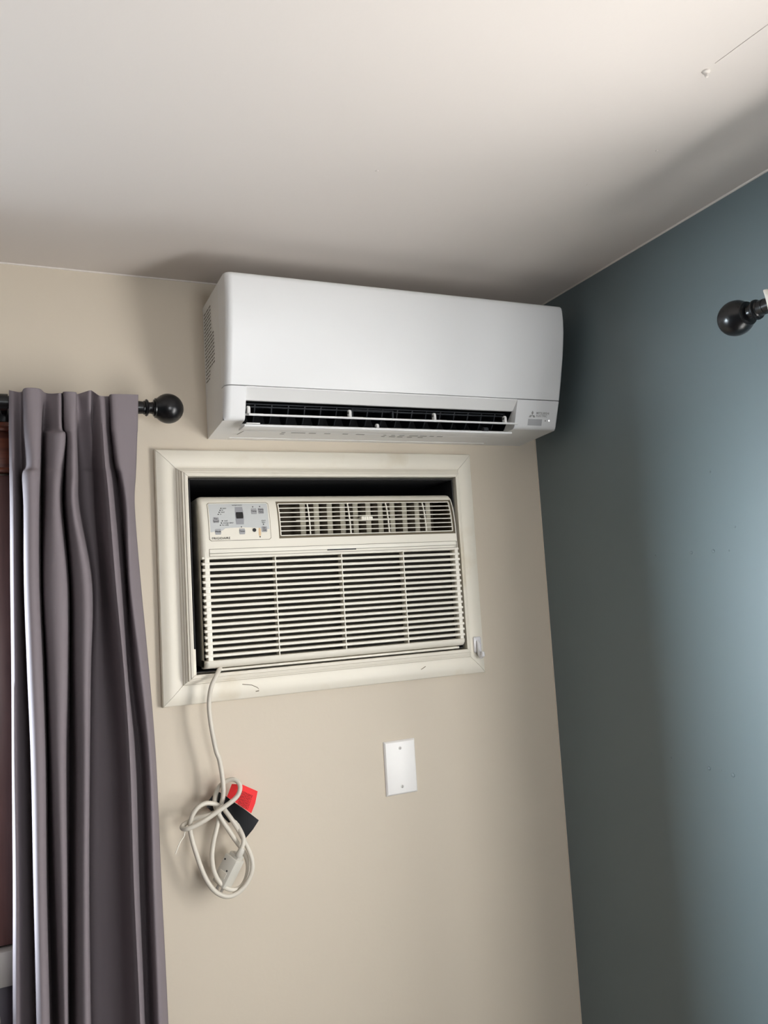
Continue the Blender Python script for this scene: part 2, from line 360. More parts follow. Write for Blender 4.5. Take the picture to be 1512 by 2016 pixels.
# logo, receiver, lights on the right end cover
U = Vector((1, 0, 0)); V = Vector((0, -.0205, .056)).normalized(); N = U.cross(V)
def oncover(x, z): return Vector((x, -.1605-(z-2.1065)*.0205/.056, z))
def diamond(b, c, ang, L=.0052, W=.0030):
    d = U*math.cos(ang)+V*math.sin(ang); e = U*-math.sin(ang)+V*math.cos(ang); c = Vector(c)
    b.face([c+N*.0004, c+d*L+e*W+N*.0004, c+d*2*L+N*.0004, c+d*L-e*W+N*.0004])
b = B(); c = oncover(-.1215, 2.1300)
for a in (90, 210, 330): diamond(b, c, math.radians(a))
b.obj('logo_emblem', 'greyprint', ec, 0)
link('lettering', text_mesh('MITSUBISHI', .0072, oncover(-.1110, 2.1325), U, V, 'greyprint', bold=.0001), ec)
link('lettering', text_mesh('ELECTRIC', .0072, oncover(-.1110, 2.1265), U, V, 'greyprint', bold=.0001), ec)
b = B(); b.plate([oncover(-.131, 2.1072), oncover(-.0925, 2.1072), oncover(-.0925, 2.1215), oncover(-.131, 2.1215)], N, .0004); b.obj('receiver_window', 'receiver', ec, 0)
b = B(); b.lathe(oncover(-.0830, 2.1185), N, [(0, .0016), (.0006, .0014)], 12); b.obj('light', 'greyprint', ec)
b = B(); b.lathe(oncover(-.0725, 2.1190), N, [(0, .0018), (.0006, .0016)], 12); b.obj('light', 'led', ec)

# ------------------------------------------------------------------ moulding frame around the wall opening
fr = thing('moulding_frame', 'cream painted mitred moulding frame around the old air conditioner', 'frame', (-.58, 0, 1.536))
FX0, FX1, FZ0, FZ1, FW = -.9575, -.2045, 1.5360, 2.0645, .0610
PR = [(0, 0), (0, .011), (.002, .0145), (.010, .0185), (.020, .0200), (.030, .0195), (.036, .0185), (.0405, .0195), (.0420, .0235), (.0450, .0245),
      (.0460, .0300), (.0490, .0310), (.0500, .0400), (.0530, .0410), (.0545, .0430), (.0590, .0440), (.0610, .0430), (.0610, 0)]
def board(corner_a, corner_b, inward, eps=.0004):
    a, c = Vector(corner_a), Vector(corner_b); t = (c-a).normalized(); n = Vector(inward)
    b = B(); b.loft([[Vector((a+t*(w+eps)+n*w).to_tuple())+Vector((0, -h, 0)) for w, h in PR], [Vector((c-t*(w+eps)+n*w).to_tuple())+Vector((0, -h, 0)) for w, h in PR]])
    return b.obj('moulding_board', 'trim', fr, 28)
board((FX0, 0, FZ1), (FX1, 0, FZ1), (0, 0, -1)); bb_ = board((FX0, 0, FZ0), (FX1, 0, FZ0), (0, 0, 1))
lb_ = board((FX0, 0, FZ0), (FX0, 0, FZ1), (1, 0, 0)); board((FX1, 0, FZ0), (FX1, 0, FZ1), (-1, 0, 0))
B().box(FX0+FW+.0002, FX0+FW+.004, -.040, -.012, FZ0+FW-.004, FZ0+FW+.052, .0008).obj('wood_splinter', 'trim', lb_)
def scratch(pts, w=.0007):
    b = B(); b.tube(pts, w, 5); return b.obj('paint_crack', 'crack', bb_)
scratch([(-.795, -.0199, 1.5675), (-.775, -.0200, 1.5640), (-.763, -.0199, 1.5575), (-.760, -.0192, 1.5535)])
scratch([(-.767, -.0190, 1.5500), (-.760, -.0190, 1.5505)], .001)
scratch([(-.378, -.0195, 1.5590), (-.366, -.0200, 1.5650)], .0008)
# clear plastic hook stuck on the lower right corner
hk = thing('adhesive_hook', 'small clear plastic adhesive hook on the lower right corner of the frame', 'hook', (-.226, -.02, 1.578))
b = B(); b.box(-.236, -.216, -.0235, -.0195, 1.585, 1.622, .0035, 3); b.obj('base', 'clip', hk)
b = B(); b.tube([(-.226, -.0230, 1.612), (-.226, -.028, 1.604), (-.226, -.029, 1.592), (-.226, -.031, 1.582), (-.226, -.037, 1.577), (-.226, -.044, 1.580), (-.226, -.046, 1.588)], [.004, .005, .0055, .006, .006, .005, .003], 12); b.obj('hook', 'clip', hk)

# ------------------------------------------------------------------ old air conditioner in the wall
ac = thing('through_wall_air_conditioner', 'old cream louvred air conditioner set into the wall inside the frame', 'air conditioner', (-.576, -.03, 1.606))
AX0, AX1 = -.8765, -.2760
PF = [(1.832, -.0555), (1.850, -.0560), (1.870, -.0555), (1.885, -.0545), (1.900, -.053), (1.916, -.0505), (1.931, -.047), (1.942, -.0425), (1.951, -.038), (1.957, -.033), (1.9605, -.028), (1.9625, -.020), (1.9630, -.010), (1.9630, .06)]
def py(z):
    for (z0, y0), (z1, y1) in zip(PF, PF[1:]):
        if z0 <= z <= z1: return y0+(y1-y0)*(z-z0)/max(z1-z0, 1e-9)
    return PF[0][1]
GX0, GX1, GZ0, GZ1 = -.7108, -.2840, 1.8680, 1.9490
zs = [z for z, _ in PF[:-2]]+[GZ0, GZ1]; zs = sorted(set(zs))
prof = [(z, py(z)) for z in zs]+[PF[-2], PF[-1]]
b = B()
rx = .010
xst = [AX0+rx*(1-math.cos(math.pi/2*k/5)) for k in range(5)]+[AX0+rx, GX0, GX1, AX1-rx]+[AX1-rx*(1-math.cos(math.pi/2*k/5)) for k in range(4, -1, -1)]
def dl(x):
    e = min(x-AX0, AX1-x)
    return 0 if e >= rx else rx-math.sqrt(max(rx*rx-(rx-e)**2, 0))
grid = [[b.b.verts.new((x, y+dl(x), z-(dl(x)*.6 if z > 1.955 else 0))) for z, y in prof] for x in xst]
for i in range(len(xst)-1):
    for j in range(len(prof)-1):
        cx, cz = (xst[i]+xst[i+1])/2, (prof[j][0]+prof[j+1][0])/2
        if GX0 < cx < GX1 and GZ0 < cz < GZ1 and prof[j+1][1] < .0: continue
        b.b.faces.new((grid[i][j], grid[i+1][j], grid[i+1][j+1], grid[i][j+1]))
# sides
for x in (AX0, AX1):
    b.face([(x, prof[0][1]+rx, 1.832)]+[(x, y+rx, z-(rx*.6 if z > 1.955 else 0)) for z, y in prof]+[(x, .06, 1.832)])
    b.face([(x, -.040, 1.610), (x, -.042, 1.832), (x, .06, 1.832), (x, .06, 1.610)])
bmesh.ops.remove_doubles(b.b, verts=list(b.b.verts), dist=1e-5)
housing = b.obj('housing', 'cream', ac, 30)
# discharge grille
dgp = []
b = B()
for (x0, x1) in [(GX0, GX0+.0035), (GX1-.0035, GX1)]:
    b.loft([[(x0, py(z)+.001, z), (x1, py(z)+.001, z), (x1, py(z)+.02, z), (x0, py(z)+.02, z)] for z in [GZ0+(GZ1-GZ0)*k/8 for k in range(9)]])
for z0, z1 in [(GZ0, GZ0+.0045), (GZ1-.004, GZ1)]:
    b.loft([[(x, py(z0)+.001, z0), (x, py(z1)+.001, z1), (x, py(z1)+.02, z1), (x, py(z0)+.02, z0)] for x in (GX0, GX1)])
dg_ = b.obj('discharge_grille', 'recess', ac)
b = B(); b.box(GX0, GX1, -.002, .055, GZ0-.012, GZ0-.002); b.box(GX0, GX1, -.002, .055, GZ1+.002, GZ1+.006); b.box(GX0, GX1, .05, .055, GZ0-.01, GZ1+.004)
b.box(GX0-.004, GX0, -.03, .055, GZ0-.01, GZ1); b.box(GX1, GX1+.003, -.03, .055, GZ0-.01, GZ1)
b.box(GX0, GX1, -.037, -.002, GZ0-.003, GZ0-.001); b.box(GX0, GX1, -.0205, -.002, GZ1+.001, GZ1+.003); b.obj('duct', 'dark', dg_, 0)
BZ0, BZ1, BX0, BX1 = 1.8742, 1.9440, -.7060, -.2885
bar_me = {}
for k in range(8):
    z = BZ0+(BZ1-BZ0)*k/7; xa, xb = BX0, BX1
    b = B(); b.box(xa, xb, py(z)+.001, py(z)+.0050, z-.00105, z+.00105, .0006, 1); b.obj('grille_bar', 'creamslat', dg_)
for x in (BX0, -.6391, -.5447, -.4511, -.3573, BX1):
    b = B(); b.loft([[(x-.0011, py(z)+.0018, z), (x+.0011, py(z)+.0018, z), (x+.0011, py(z)+.006, z), (x-.0011, py(z)+.006, z)] for z in [BZ0+(BZ1-BZ0)*k/8 for k in range(9)]])
    b.obj('grille_upright', 'creamslat', dg_)
LY = -.012
lv = B(); lv.loft([[(-.004, LY-.004, z), (.001, LY-.0065, z), (.006, LY-.006, z), (.009, LY-.002, z), (.009, LY-.0005, z), (.004, LY-.003, z), (-.004, LY-.0025, z)] for z in (GZ0-.001, GZ1+.0005)]).b
lv_me = lv.mesh('louver', 'louver')
for x in (-.65, -.6185, -.5878, -.5572, -.5263, -.4955, -.4656, -.4358, -.4052, -.3733, -.3444):
    link('louver', lv_me, dg_, (x+.033*(x+1.207)/1.66-.006, 0, 0))
b = B(); b.box(-.664, -.360, -.034, -.029, 1.9050, 1.9088, .0008); b.obj('linkage_rod', 'creamslat', dg_)
b = B(); b.box(-.517, -.488, -.049, -.030, 1.9030, 1.9125, .002)
for k in range(4): b.box(-.516+k*.0055, -.513+k*.0055, -.0505, -.047, 1.9032, 1.9123, .0008)
b.obj('knob', 'creamslat', dg_)
# control panel
KX0, KX1, KZ0, KZ1 = -.8596, -.7283, 1.8663, 1.9478
def onp(x, z, d=0.0): return Vector((x, py(z)-d, z))
def patch(b, x0, x1, z0, z1, d, th=.0006, nz=8, r=0.0):
    rows = []
    for k in range(nz+1):
        z = z0+(z1-z0)*k/nz; e = min(z-z0, z1-z); i = 0 if (r == 0 or e >= r) else r-math.sqrt(max(r*r-(r-e)**2, 0))
        rows.append([(x0+i, py(z)-d, z), (x1-i, py(z)-d, z), (x1-i, py(z)-d+th, z), (x0+i, py(z)-d+th, z)])
    b.loft(rows); return b
b = B(); patch(b, KX0, KX1, KZ0, KZ1, .0004, .002, 24, .004); cp = b.obj('control_panel', 'recess', ac)
b = B(); patch(b, KX0+.0009, KX1-.0009, KZ0+.0009, KZ1-.0009, .0008, .001, 24, .0035); b.obj('face_plate', 'cream', cp)
# grey film with an arched lower edge
b = B(); xs = [KX0+.003+(KX1-KX0-.006)*k/20 for k in range(21)]
def film_bot(x):
    t = (x-(KX0+KX1)/2)/((KX1-KX0)/2)
    return 1.8935-.0055*t*t-(.004 if t < -.55 else 0)
cols = []
for x in xs:
    zb_ = film_bot(x); cols.append([b.b.verts.new(onp(x, zb_+(KZ1-.0025-zb_)*k/10, .0011)) for k in range(11)])
for i in range(20):
    for k in range(10): b.b.faces.new((cols[i][k], cols[i+1][k], cols[i+1][k+1], cols[i][k+1]))
b.obj('film', 'film', cp)
# panel pixel frame of the photograph's crop -> face: x linear, z linear
def cx(u): return KX0+(u-135)/(1290-135)*(KX1-KX0)
def btn(name, u, z0, z1, w, m, d=.0016):
    b = B(); x = cx(u); patch(b, x-w/2, x+w/2, z0, z1, d, .0008, 4, .0008); return b.obj(name, m, cp)
UU = Vector((1, 0, 0))
def label(txt, u, z, size, al='LEFT', par=None):
    v = Vector((0, py(z+.003)-py(z), .003)).normalized()
    return link('lettering', text_mesh(txt, size, onp(cx(u), z, .0019), UU, v, 'ink', al, .0003), par or cp)
for u, z0, z1, txts in [(275, 1.9040, 1.9162, ('Fan', 'Speed')), (300, 1.8795, 1.8915, ('Mode',)), (745, 1.8790, 1.8910, ('Timer',)),
                        (995, 1.9215, 1.9340, ('Temp',)), (1130, 1.9220, 1.9345, ('Temp', 'Time')), (1165, 1.8825, 1.8945, ('On', 'Off'))]:
    bt = btn('button', u, z0, z1, .0122, 'button')
    for i, t in enumerate(txts): label(t, u, (z0+z1)/2-.0012+(.0024 if len(txts) == 2 else 0)-.0052*i, .0050, 'CENTER', bt)
btn('display_bezel', 715, 1.9000, 1.9375, .0175, 'midgrey', .0014)
btn('display', 718, 1.9125, 1.9262, .0155, 'display', .0018)
dot = lambda u, z, r=.0012: B().lathe(onp(cx(u), z, .0012), (0, -1, 0), [(0, r), (.0006, r)], 10).obj('indicator', 'ink', cp)
for u, z, t in [(385, 1.9350, 'auto'), (365, 1.9308, 'hi'), (345, 1.9265, 'med'), (325, 1.9222, 'lo'), (390, 1.9080, 'cool'), (370, 1.9035, 'energy saver'), (350, 1.8990, 'fan only')]:
    dot(u, z); label(t, u+28, z-.0012, .0044)
for u, z in [(985, 1.9375), (1118, 1.9380), (735, 1.8945), (1155, 1.8990)]: dot(u, z)
label('temperature', 690, 1.9405, .0042, 'CENTER'); label('check', 1160, 1.9060, .0042, 'CENTER'); label('filter', 1160, 1.9020, .0042, 'CENTER')
B().lathe(onp(cx(975), 1.8872, .0012), (0, -1, 0), [(0, .0040), (.0003, .0040), (.0004, .0037)], 18).obj('sensor', 'ink', cp)
btn('tape_residue', 1075, 1.8745, 1.8915, .0050, 'stain', .0012); dot(1075, 1.8725, .0014)
v_ = Vector((0, 0, 1)); link('lettering', text_mesh('FRIGIDAIRE', .0068, onp(-.8545, 1.8695, .0012), UU, v_, 'ink', spacing=1.12, bold=.00005), cp)
# intake grille: rails, slats, ribs, end strips
b = B(); b.box(AX0+.001, AX1-.001, -.0545, .0, 1.8295, 1.8345, .001)
b.box(AX0+.0165, AX1-.007, -.0555, -.02, 1.8350, 1.8405, .0008); b.box(AX0+.0165, AX1-.007, -.0562, -.02, 1.8408, 1.8495, .0012)
ig = b.obj('intake_grille', 'creamslat', ac)
b = B(); b.box(-.604, -.536, -.0568, -.05, 1.8385, 1.8412, .0006); b.obj('latch_slot', 'ink', ig)
b = B()
for z_ in (1.8347, 1.8406, 1.8497): b.box(AX0+.016, AX1-.0065, -.0566, -.05, z_-.00035, z_+.00035)
b.box(AX0+.0158, AX0+.0166, -.0566, -.05, 1.8347, 1.8497); b.box(AX1-.0068, AX1-.0060, -.0566, -.05, 1.8347, 1.8497); b.obj('groove', 'recess', ig, 0)
pitch = (1.8260-1.6268)/16
sl = B(); SH = .0055
R = []
for k in range(9):
    a = math.pi/2+math.pi*k/8; R.append((-.0565+.0018+.0018*math.cos(a)*1.0, SH/2*math.sin(a)))
R += [(-.044, -SH/2+.0006), (-.044, SH/2+.0010)]
sl.prism_x(R, AX0+.0012, AX1-.0010); sl_me = sl.mesh('slat', 'creamslat', 50)
for k in range(16): link('slat', sl_me, ig, (0, 0, 1.8260-(k+.5)*pitch))
b = B(); b.box(AX0+.0058, AX0+.0158, -.0555, -.03, 1.615, 1.846, .0012); b.obj('end_strip', 'creamslat', ig)
b = B(); b.box(AX1-.0125, AX1-.0035, -.0555, -.03, 1.615, 1.846, .0012); b.obj('end_strip', 'creamslat', ig)
for x in (-.7218, -.5718, -.4220):
    b = B(); b.box(x-.0009, x+.0009, -.0572, -.035, 1.622, 1.830); b.obj('rib', 'creamslat', ig)
BR = [(-.040, 1.6240), (-.0565, 1.6235), (-.0580, 1.6215), (-.0572, 1.6165), (-.0530, 1.6115), (-.0470, 1.6080), (-.030, 1.6065), (-.010, 1.6065), (-.010, 1.6240)]
b = B(); rounded_loft(b, BR, AX0, AX1, .008, ymax=-.03); b.obj('bottom_rail', 'cream', ig, 45)
b = B(); b.box(AX0+.03, AX1-.014, -.049, .03, 1.6015, 1.6058, .0008); b.obj('drip_tray', 'cream', ac)
b = B(); b.box(AX0+.002, AX1-.002, -.030, -.024, 1.612, 1.834); b.obj('filter', 'filter', ac, 0)
# black sleeve that lines the hole
b = B(); x0, x1, z0, z1 = AO[0]+.0005, AO[1]-.0005, AO[2]+.0002, AO[3]-.0005
for a in [(x0, x0+.002, -.030, .42, z0, z1), (x1-.002, x1, -.030, .42, z0, z1), (x0, x1, -.030, .42, z0, z0+.002), (x0, x1, -.030, .42, z1-.002, z1), (x0, x1, .41, .42, z0, z1)]: b.box(*a)
b.obj('sleeve', 'sleeve', ac, 0)
b = B(); b.box(AX0+.01, AX1-.01, .06, .40, 1.61, 1.955); b.obj('chassis', 'sleeve', ac, 0)

# ------------------------------------------------------------------ curtain rods
def rod(label, o, d, length, brk):
    """o = centre of the finial ball, d = direction from the ball along the rod"""
    o = Vector(o); d = Vector(d)
    t = thing('curtain_rod', label, 'curtain rod', tuple(o))
    B().tube([o+d*.052, o+d*length], .0122, 20).obj('pole', 'rod', t)
    R = .0300; pr = []
    for k in range(25):
        a = math.pi*k/24; tt = -R*math.cos(a)
        if tt < .0235: pr.append((tt, R*math.sin(a)))
    pr += [(.0240, .0195), (.0262, .0200), (.0275, .0165), (.0290, .0170), (.0302, .0125), (.0350, .0112), (.0385, .0118), (.0395, .0150), (.0420, .0172), (.0445, .0165), (.0455, .0135), (.0475, .0140), (.0490, .0122), (.056, .0128), (.060, .0128)]
    B().lathe(o, d, pr, 36).obj('finial', 'rod', t)
    b = B(); c = o+d*brk[0]; w = Vector(brk[1])
    b.tube([c, c+w*.9], .006, 12); e = c+w
    b.lathe(e, -w, [(0, .022), (.004, .022), (.006, .018)], 20); b.lathe(c-d*.008, d, [(0, .0135), (0, .0155), (.016, .0155), (.016, .0135)], 20)
    b.obj('bracket', 'rod', t); return t
rod('black curtain rod with ball finial above the wood trimmed window on the beige wall', (-.9388, -.09, 2.1330), (-1, 0, 0.004), 1.75, (.30, (0, .09, 0)))
rod('black curtain rod with ball finial on the teal wall at the right edge', (-.10, -.7490, 2.1660), (0, -1, 0), 1.75, (.16, (.10, 0, 0)))

# ------------------------------------------------------------------ curtains
CUR = [
   [(-1.2281, -.112, 2.1517), (-1.2213, -.116, 2.1491), (-1.2077, -.107, 2.1501), (-1.2008, -.138, 2.1501), (-1.1785, -.134, 2.1513), (-1.1676, -.106, 2.1512), (-1.1556, -.116, 2.1473), (-1.142, -.13, 2.1454), (-1.1366, -.107, 2.1514), (-1.1341, -.132, 2.1481), (-1.1157, -.134, 2.1475), (-1.1096, -.106, 2.151), (-1.0898, -.124, 2.1542), (-1.083, -.107, 2.1579), (-1.0719, -.126, 2.1447), (-1.0536, -.107, 2.1492), (-1.0485, -.132, 2.1472), (-.9997, -.116, 2.1524)],
   [(-1.2284, -.112, 2.1307), (-1.2215, -.116, 2.13), (-1.2079, -.107, 2.1328), (-1.2003, -.138, 2.1256), (-1.1781, -.134, 2.1275), (-1.1688, -.106, 2.1347), (-1.1568, -.116, 2.1327), (-1.1423, -.13, 2.1299), (-1.136, -.107, 2.1358), (-1.1336, -.132, 2.1298), (-1.116, -.134, 2.13), (-1.1099, -.106, 2.1371), (-1.0902, -.124, 2.1335), (-1.0835, -.107, 2.138), (-1.0694, -.126, 2.1339), (-1.0529, -.107, 2.1392), (-1.0479, -.132, 2.1334), (-1.0001, -.116, 2.1392)],
   [(-1.2291, -.1097, 2.0809), (-1.2222, -.1173, 2.0795), (-1.2087, -.0947, 2.0846), (-1.2002, -.1393, 2.0754), (-1.1772, -.136, 2.0767), (-1.1719, -.0874, 2.0872), (-1.1538, -.1293, 2.0788), (-1.142, -.1413, 2.0766), (-1.1363, -.0898, 2.0877), (-1.1339, -.1353, 2.0781), (-1.1176, -.1419, 2.0771), (-1.1098, -.0858, 2.0892), (-1.0883, -.0935, 2.0882), (-1.0826, -.0921, 2.0887), (-1.0687, -.1339, 2.0802), (-1.0514, -.0964, 2.0886), (-1.0476, -.134, 2.0808), (-1.0022, -.1134, 2.0864)],
   [(-1.2292, -.109, 2.0668), (-1.2224, -.1177, 2.0652), (-1.2089, -.0913, 2.0709), (-1.1996, -.1397, 2.0613), (-1.1775, -.1366, 2.0625), (-1.172, -.0822, 2.0736), (-1.1622, -.1413, 2.0619), (-1.1376, -.1528, 2.0601), (-1.131, -.0849, 2.0741), (-1.1307, -.1362, 2.0636), (-1.118, -.1442, 2.0623), (-1.1089, -.0801, 2.0756), (-1.0871, -.0849, 2.0751), (-1.0817, -.0879, 2.0746), (-1.0683, -.1362, 2.0651), (-1.0505, -.0934, 2.0742), (-1.0462, -.1346, 2.066), (-1.0035, -.1126, 2.0715)],
   [(-1.2292, -.1065, 2.0126), (-1.2223, -.1192, 2.0105), (-1.2089, -.0779, 2.0176), (-1.1979, -.1411, 2.007), (-1.1801, -.1387, 2.0076), (-1.1735, -.0619, 2.0206), (-1.1647, -.1333, 2.0086), (-1.1417, -.1426, 2.0073), (-1.1331, -.066, 2.0203), (-1.1329, -.1399, 2.0078), (-1.1188, -.1529, 2.0057), (-1.106, -.058, 2.0219), (-1.085, -.0515, 2.0231), (-1.0791, -.0716, 2.0198), (-1.0668, -.1449, 2.0075), (-1.0452, -.0818, 2.0184), (-1.0415, -.1367, 2.0091), (-1.0067, -.1097, 2.014)],
   [(-1.2294, -.1056, 1.994), (-1.2225, -.1197, 1.9918), (-1.2091, -.0732, 1.9991), (-1.2057, -.1517, 1.9868), (-1.1815, -.1495, 1.9872), (-1.1746, -.0549, 2.0021), (-1.1659, -.1361, 1.9894), (-1.1439, -.1446, 1.9881), (-1.135, -.0595, 2.0015), (-1.1333, -.1411, 1.9887), (-1.1193, -.1559, 1.9864), (-1.105, -.0503, 2.0031), (-1.0828, -.0401, 2.0047), (-1.0772, -.0659, 2.0007), (-1.0649, -.1479, 1.9879), (-1.0406, -.0778, 1.999), (-1.0366, -.1375, 1.9896), (-1.0081, -.1087, 1.9942)],
   [(-1.2294, -.105, 1.9342), (-1.2225, -.12, 1.9323), (-1.2083, -.07, 1.9381), (-1.2049, -.142, 1.9295), (-1.1832, -.14, 1.9294), (-1.1756, -.05, 1.9401), (-1.1679, -.138, 1.9295), (-1.1468, -.146, 1.9282), (-1.137, -.055, 1.939), (-1.1337, -.142, 1.9285), (-1.1207, -.158, 1.9264), (-1.1024, -.045, 1.9397), (-1.0808, -.032, 1.941), (-1.0756, -.062, 1.9373), (-1.0613, -.15, 1.9266), (-1.0354, -.075, 1.9353), (-1.0301, -.138, 1.9277), (-1.0118, -.108, 1.931)],
   [(-1.2304, -.105, 1.7958), (-1.2236, -.12, 1.795), (-1.2096, -.07, 1.7959), (-1.2062, -.142, 1.7934), (-1.1854, -.14, 1.7924), (-1.1771, -.05, 1.7949), (-1.1728, -.138, 1.7918), (-1.1393, -.146, 1.7898), (-1.129, -.055, 1.7923), (-1.1245, -.142, 1.7892), (-1.1005, -.158, 1.7874), (-1.0853, -.045, 1.7904), (-1.0731, -.032, 1.7902), (-1.0671, -.062, 1.7889), (-1.0542, -.15, 1.7853), (-1.0262, -.075, 1.7864), (-1.0277, -.138, 1.7844), (-1.0048, -.108, 1.7842)],
   [(-1.2308, -.105, 1.6421), (-1.2241, -.12, 1.6424), (-1.2068, -.07, 1.6377), (-1.2036, -.142, 1.6419), (-1.1822, -.14, 1.6398), (-1.1738, -.05, 1.6333), (-1.1689, -.138, 1.6384), (-1.1415, -.146, 1.6363), (-1.1314, -.055, 1.6296), (-1.1252, -.142, 1.6346), (-1.1048, -.158, 1.6337), (-1.0919, -.045, 1.6253), (-1.0734, -.032, 1.6228), (-1.0592, -.062, 1.6233), (-1.0442, -.15, 1.6275), (-1.0252, -.075, 1.621), (-1.0141, -.138, 1.6239), (-.9947, -.108, 1.6202)],
   [(-1.2322, -.105, 1.4829), (-1.2255, -.12, 1.4845), (-1.2034, -.07, 1.4733), (-1.2003, -.142, 1.4846), (-1.18, -.14, 1.4814), (-1.1732, -.05, 1.4659), (-1.1668, -.138, 1.4793), (-1.1472, -.146, 1.4779), (-1.1349, -.055, 1.4614), (-1.1261, -.142, 1.4744), (-1.1093, -.158, 1.4747), (-1.0977, -.045, 1.4547), (-1.073, -.032, 1.4491), (-1.0508, -.062, 1.451), (-1.0381, -.15, 1.4635), (-1.0115, -.075, 1.4477), (-1.0028, -.138, 1.4567), (-.987, -.108, 1.4497)],
   [(-1.2335, -.105, 1.2676), (-1.2253, -.12, 1.2704), (-1.2027, -.07, 1.2511), (-1.1997, -.142, 1.2719), (-1.1821, -.14, 1.2679), (-1.1747, -.05, 1.2396), (-1.1642, -.138, 1.2638), (-1.149, -.146, 1.2631), (-1.1404, -.055, 1.2344), (-1.1315, -.142, 1.2585), (-1.115, -.158, 1.26), (-1.1039, -.045, 1.2242), (-1.077, -.032, 1.215), (-1.0515, -.062, 1.2189), (-1.0374, -.15, 1.2423), (-1.0119, -.075, 1.215), (-1.0026, -.138, 1.2319), (-.9841, -.108, 1.2193)],
   [(-1.2365, -.105, 1.046), (-1.2276, -.12, 1.0502), (-1.2015, -.07, 1.0216), (-1.1986, -.142, 1.0523), (-1.1812, -.14, 1.047), (-1.173, -.05, 1.0055), (-1.162, -.138, 1.0411), (-1.1518, -.146, 1.042), (-1.1444, -.055, 1.0003), (-1.1355, -.142, 1.036), (-1.1176, -.158, 1.0384), (-1.1068, -.045, .9862), (-1.0803, -.032, .9737), (-1.0525, -.062, .9796), (-1.0336, -.15, 1.0132), (-1.0109, -.075, .9745), (-1.001, -.138, .9995), (-.9801, -.108, .981)],
]
def catmull(P, n):
    r = []
    for i in range(len(P)-1):
        p0 = P[max(i-1, 0)]; p1 = P[i]; p2 = P[i+1]; p3 = P[min(i+2, len(P)-1)]
        for k in range(n):
            t = k/n
            r.append(((p1*2)+(p2-p0)*t+(p0*2-p1*5+p2*4-p3)*t*t+(p1*3-p0-p2*3+p3)*t*t*t)*.5)
    r.append(P[-1].copy()); return r
def cloth(name, rows, m, nx, nz, th=.0012):
    rows = [catmull([Vector(p) for p in r], nx) for r in rows]
    cols = [catmull([r[i] for r in rows], nz) for i in range(len(rows[0]))]
    b = B(); V_ = [[b.b.verts.new(p) for p in c] for c in cols]
    for i in range(len(V_)-1):
        for k in range(len(V_[0])-1): b.b.faces.new((V_[i][k], V_[i+1][k], V_[i+1][k+1], V_[i][k+1]))
    o = b.obj(name, m, None, 75)
    s = o.modifiers.new('thickness', 'SOLIDIFY'); s.thickness = th; s.offset = 0
    return o
last = CUR[-1]; prev = CUR[-2]
low = []
for z_ in (.62, .04):
    low.append([(p[0]+(p[0]-q[0])*(p[2]-z_)/.33*.5, p[1], z_) for p, q in zip(last, prev)])
cu = cloth('curtain', CUR+low, 'curtain', 7, 8)
tag(cu, 'grey mauve pleated curtain panel hanging left of the old air conditioner', 'curtain')
# hem line stitched under the heading
rows = []
for z_, y0, a in [(2.181, -.824, .020), (2.150, -.829, .022), (2.05, -.836, .03), (1.6, -.842, .035), (1.0, -.845, .035), (.06, -.845, .035)]:
    r = []
    for k in range(9): r.append((-.116-(.014 if k % 2 else -.006 if z_ < 2.1 else .0), y0-.010*k, z_))
    rows.append(r)
tag(cloth('curtain', rows, 'sheer', 4, 6), 'white curtain edge on the rod at the right border of the photo', 'curtain')

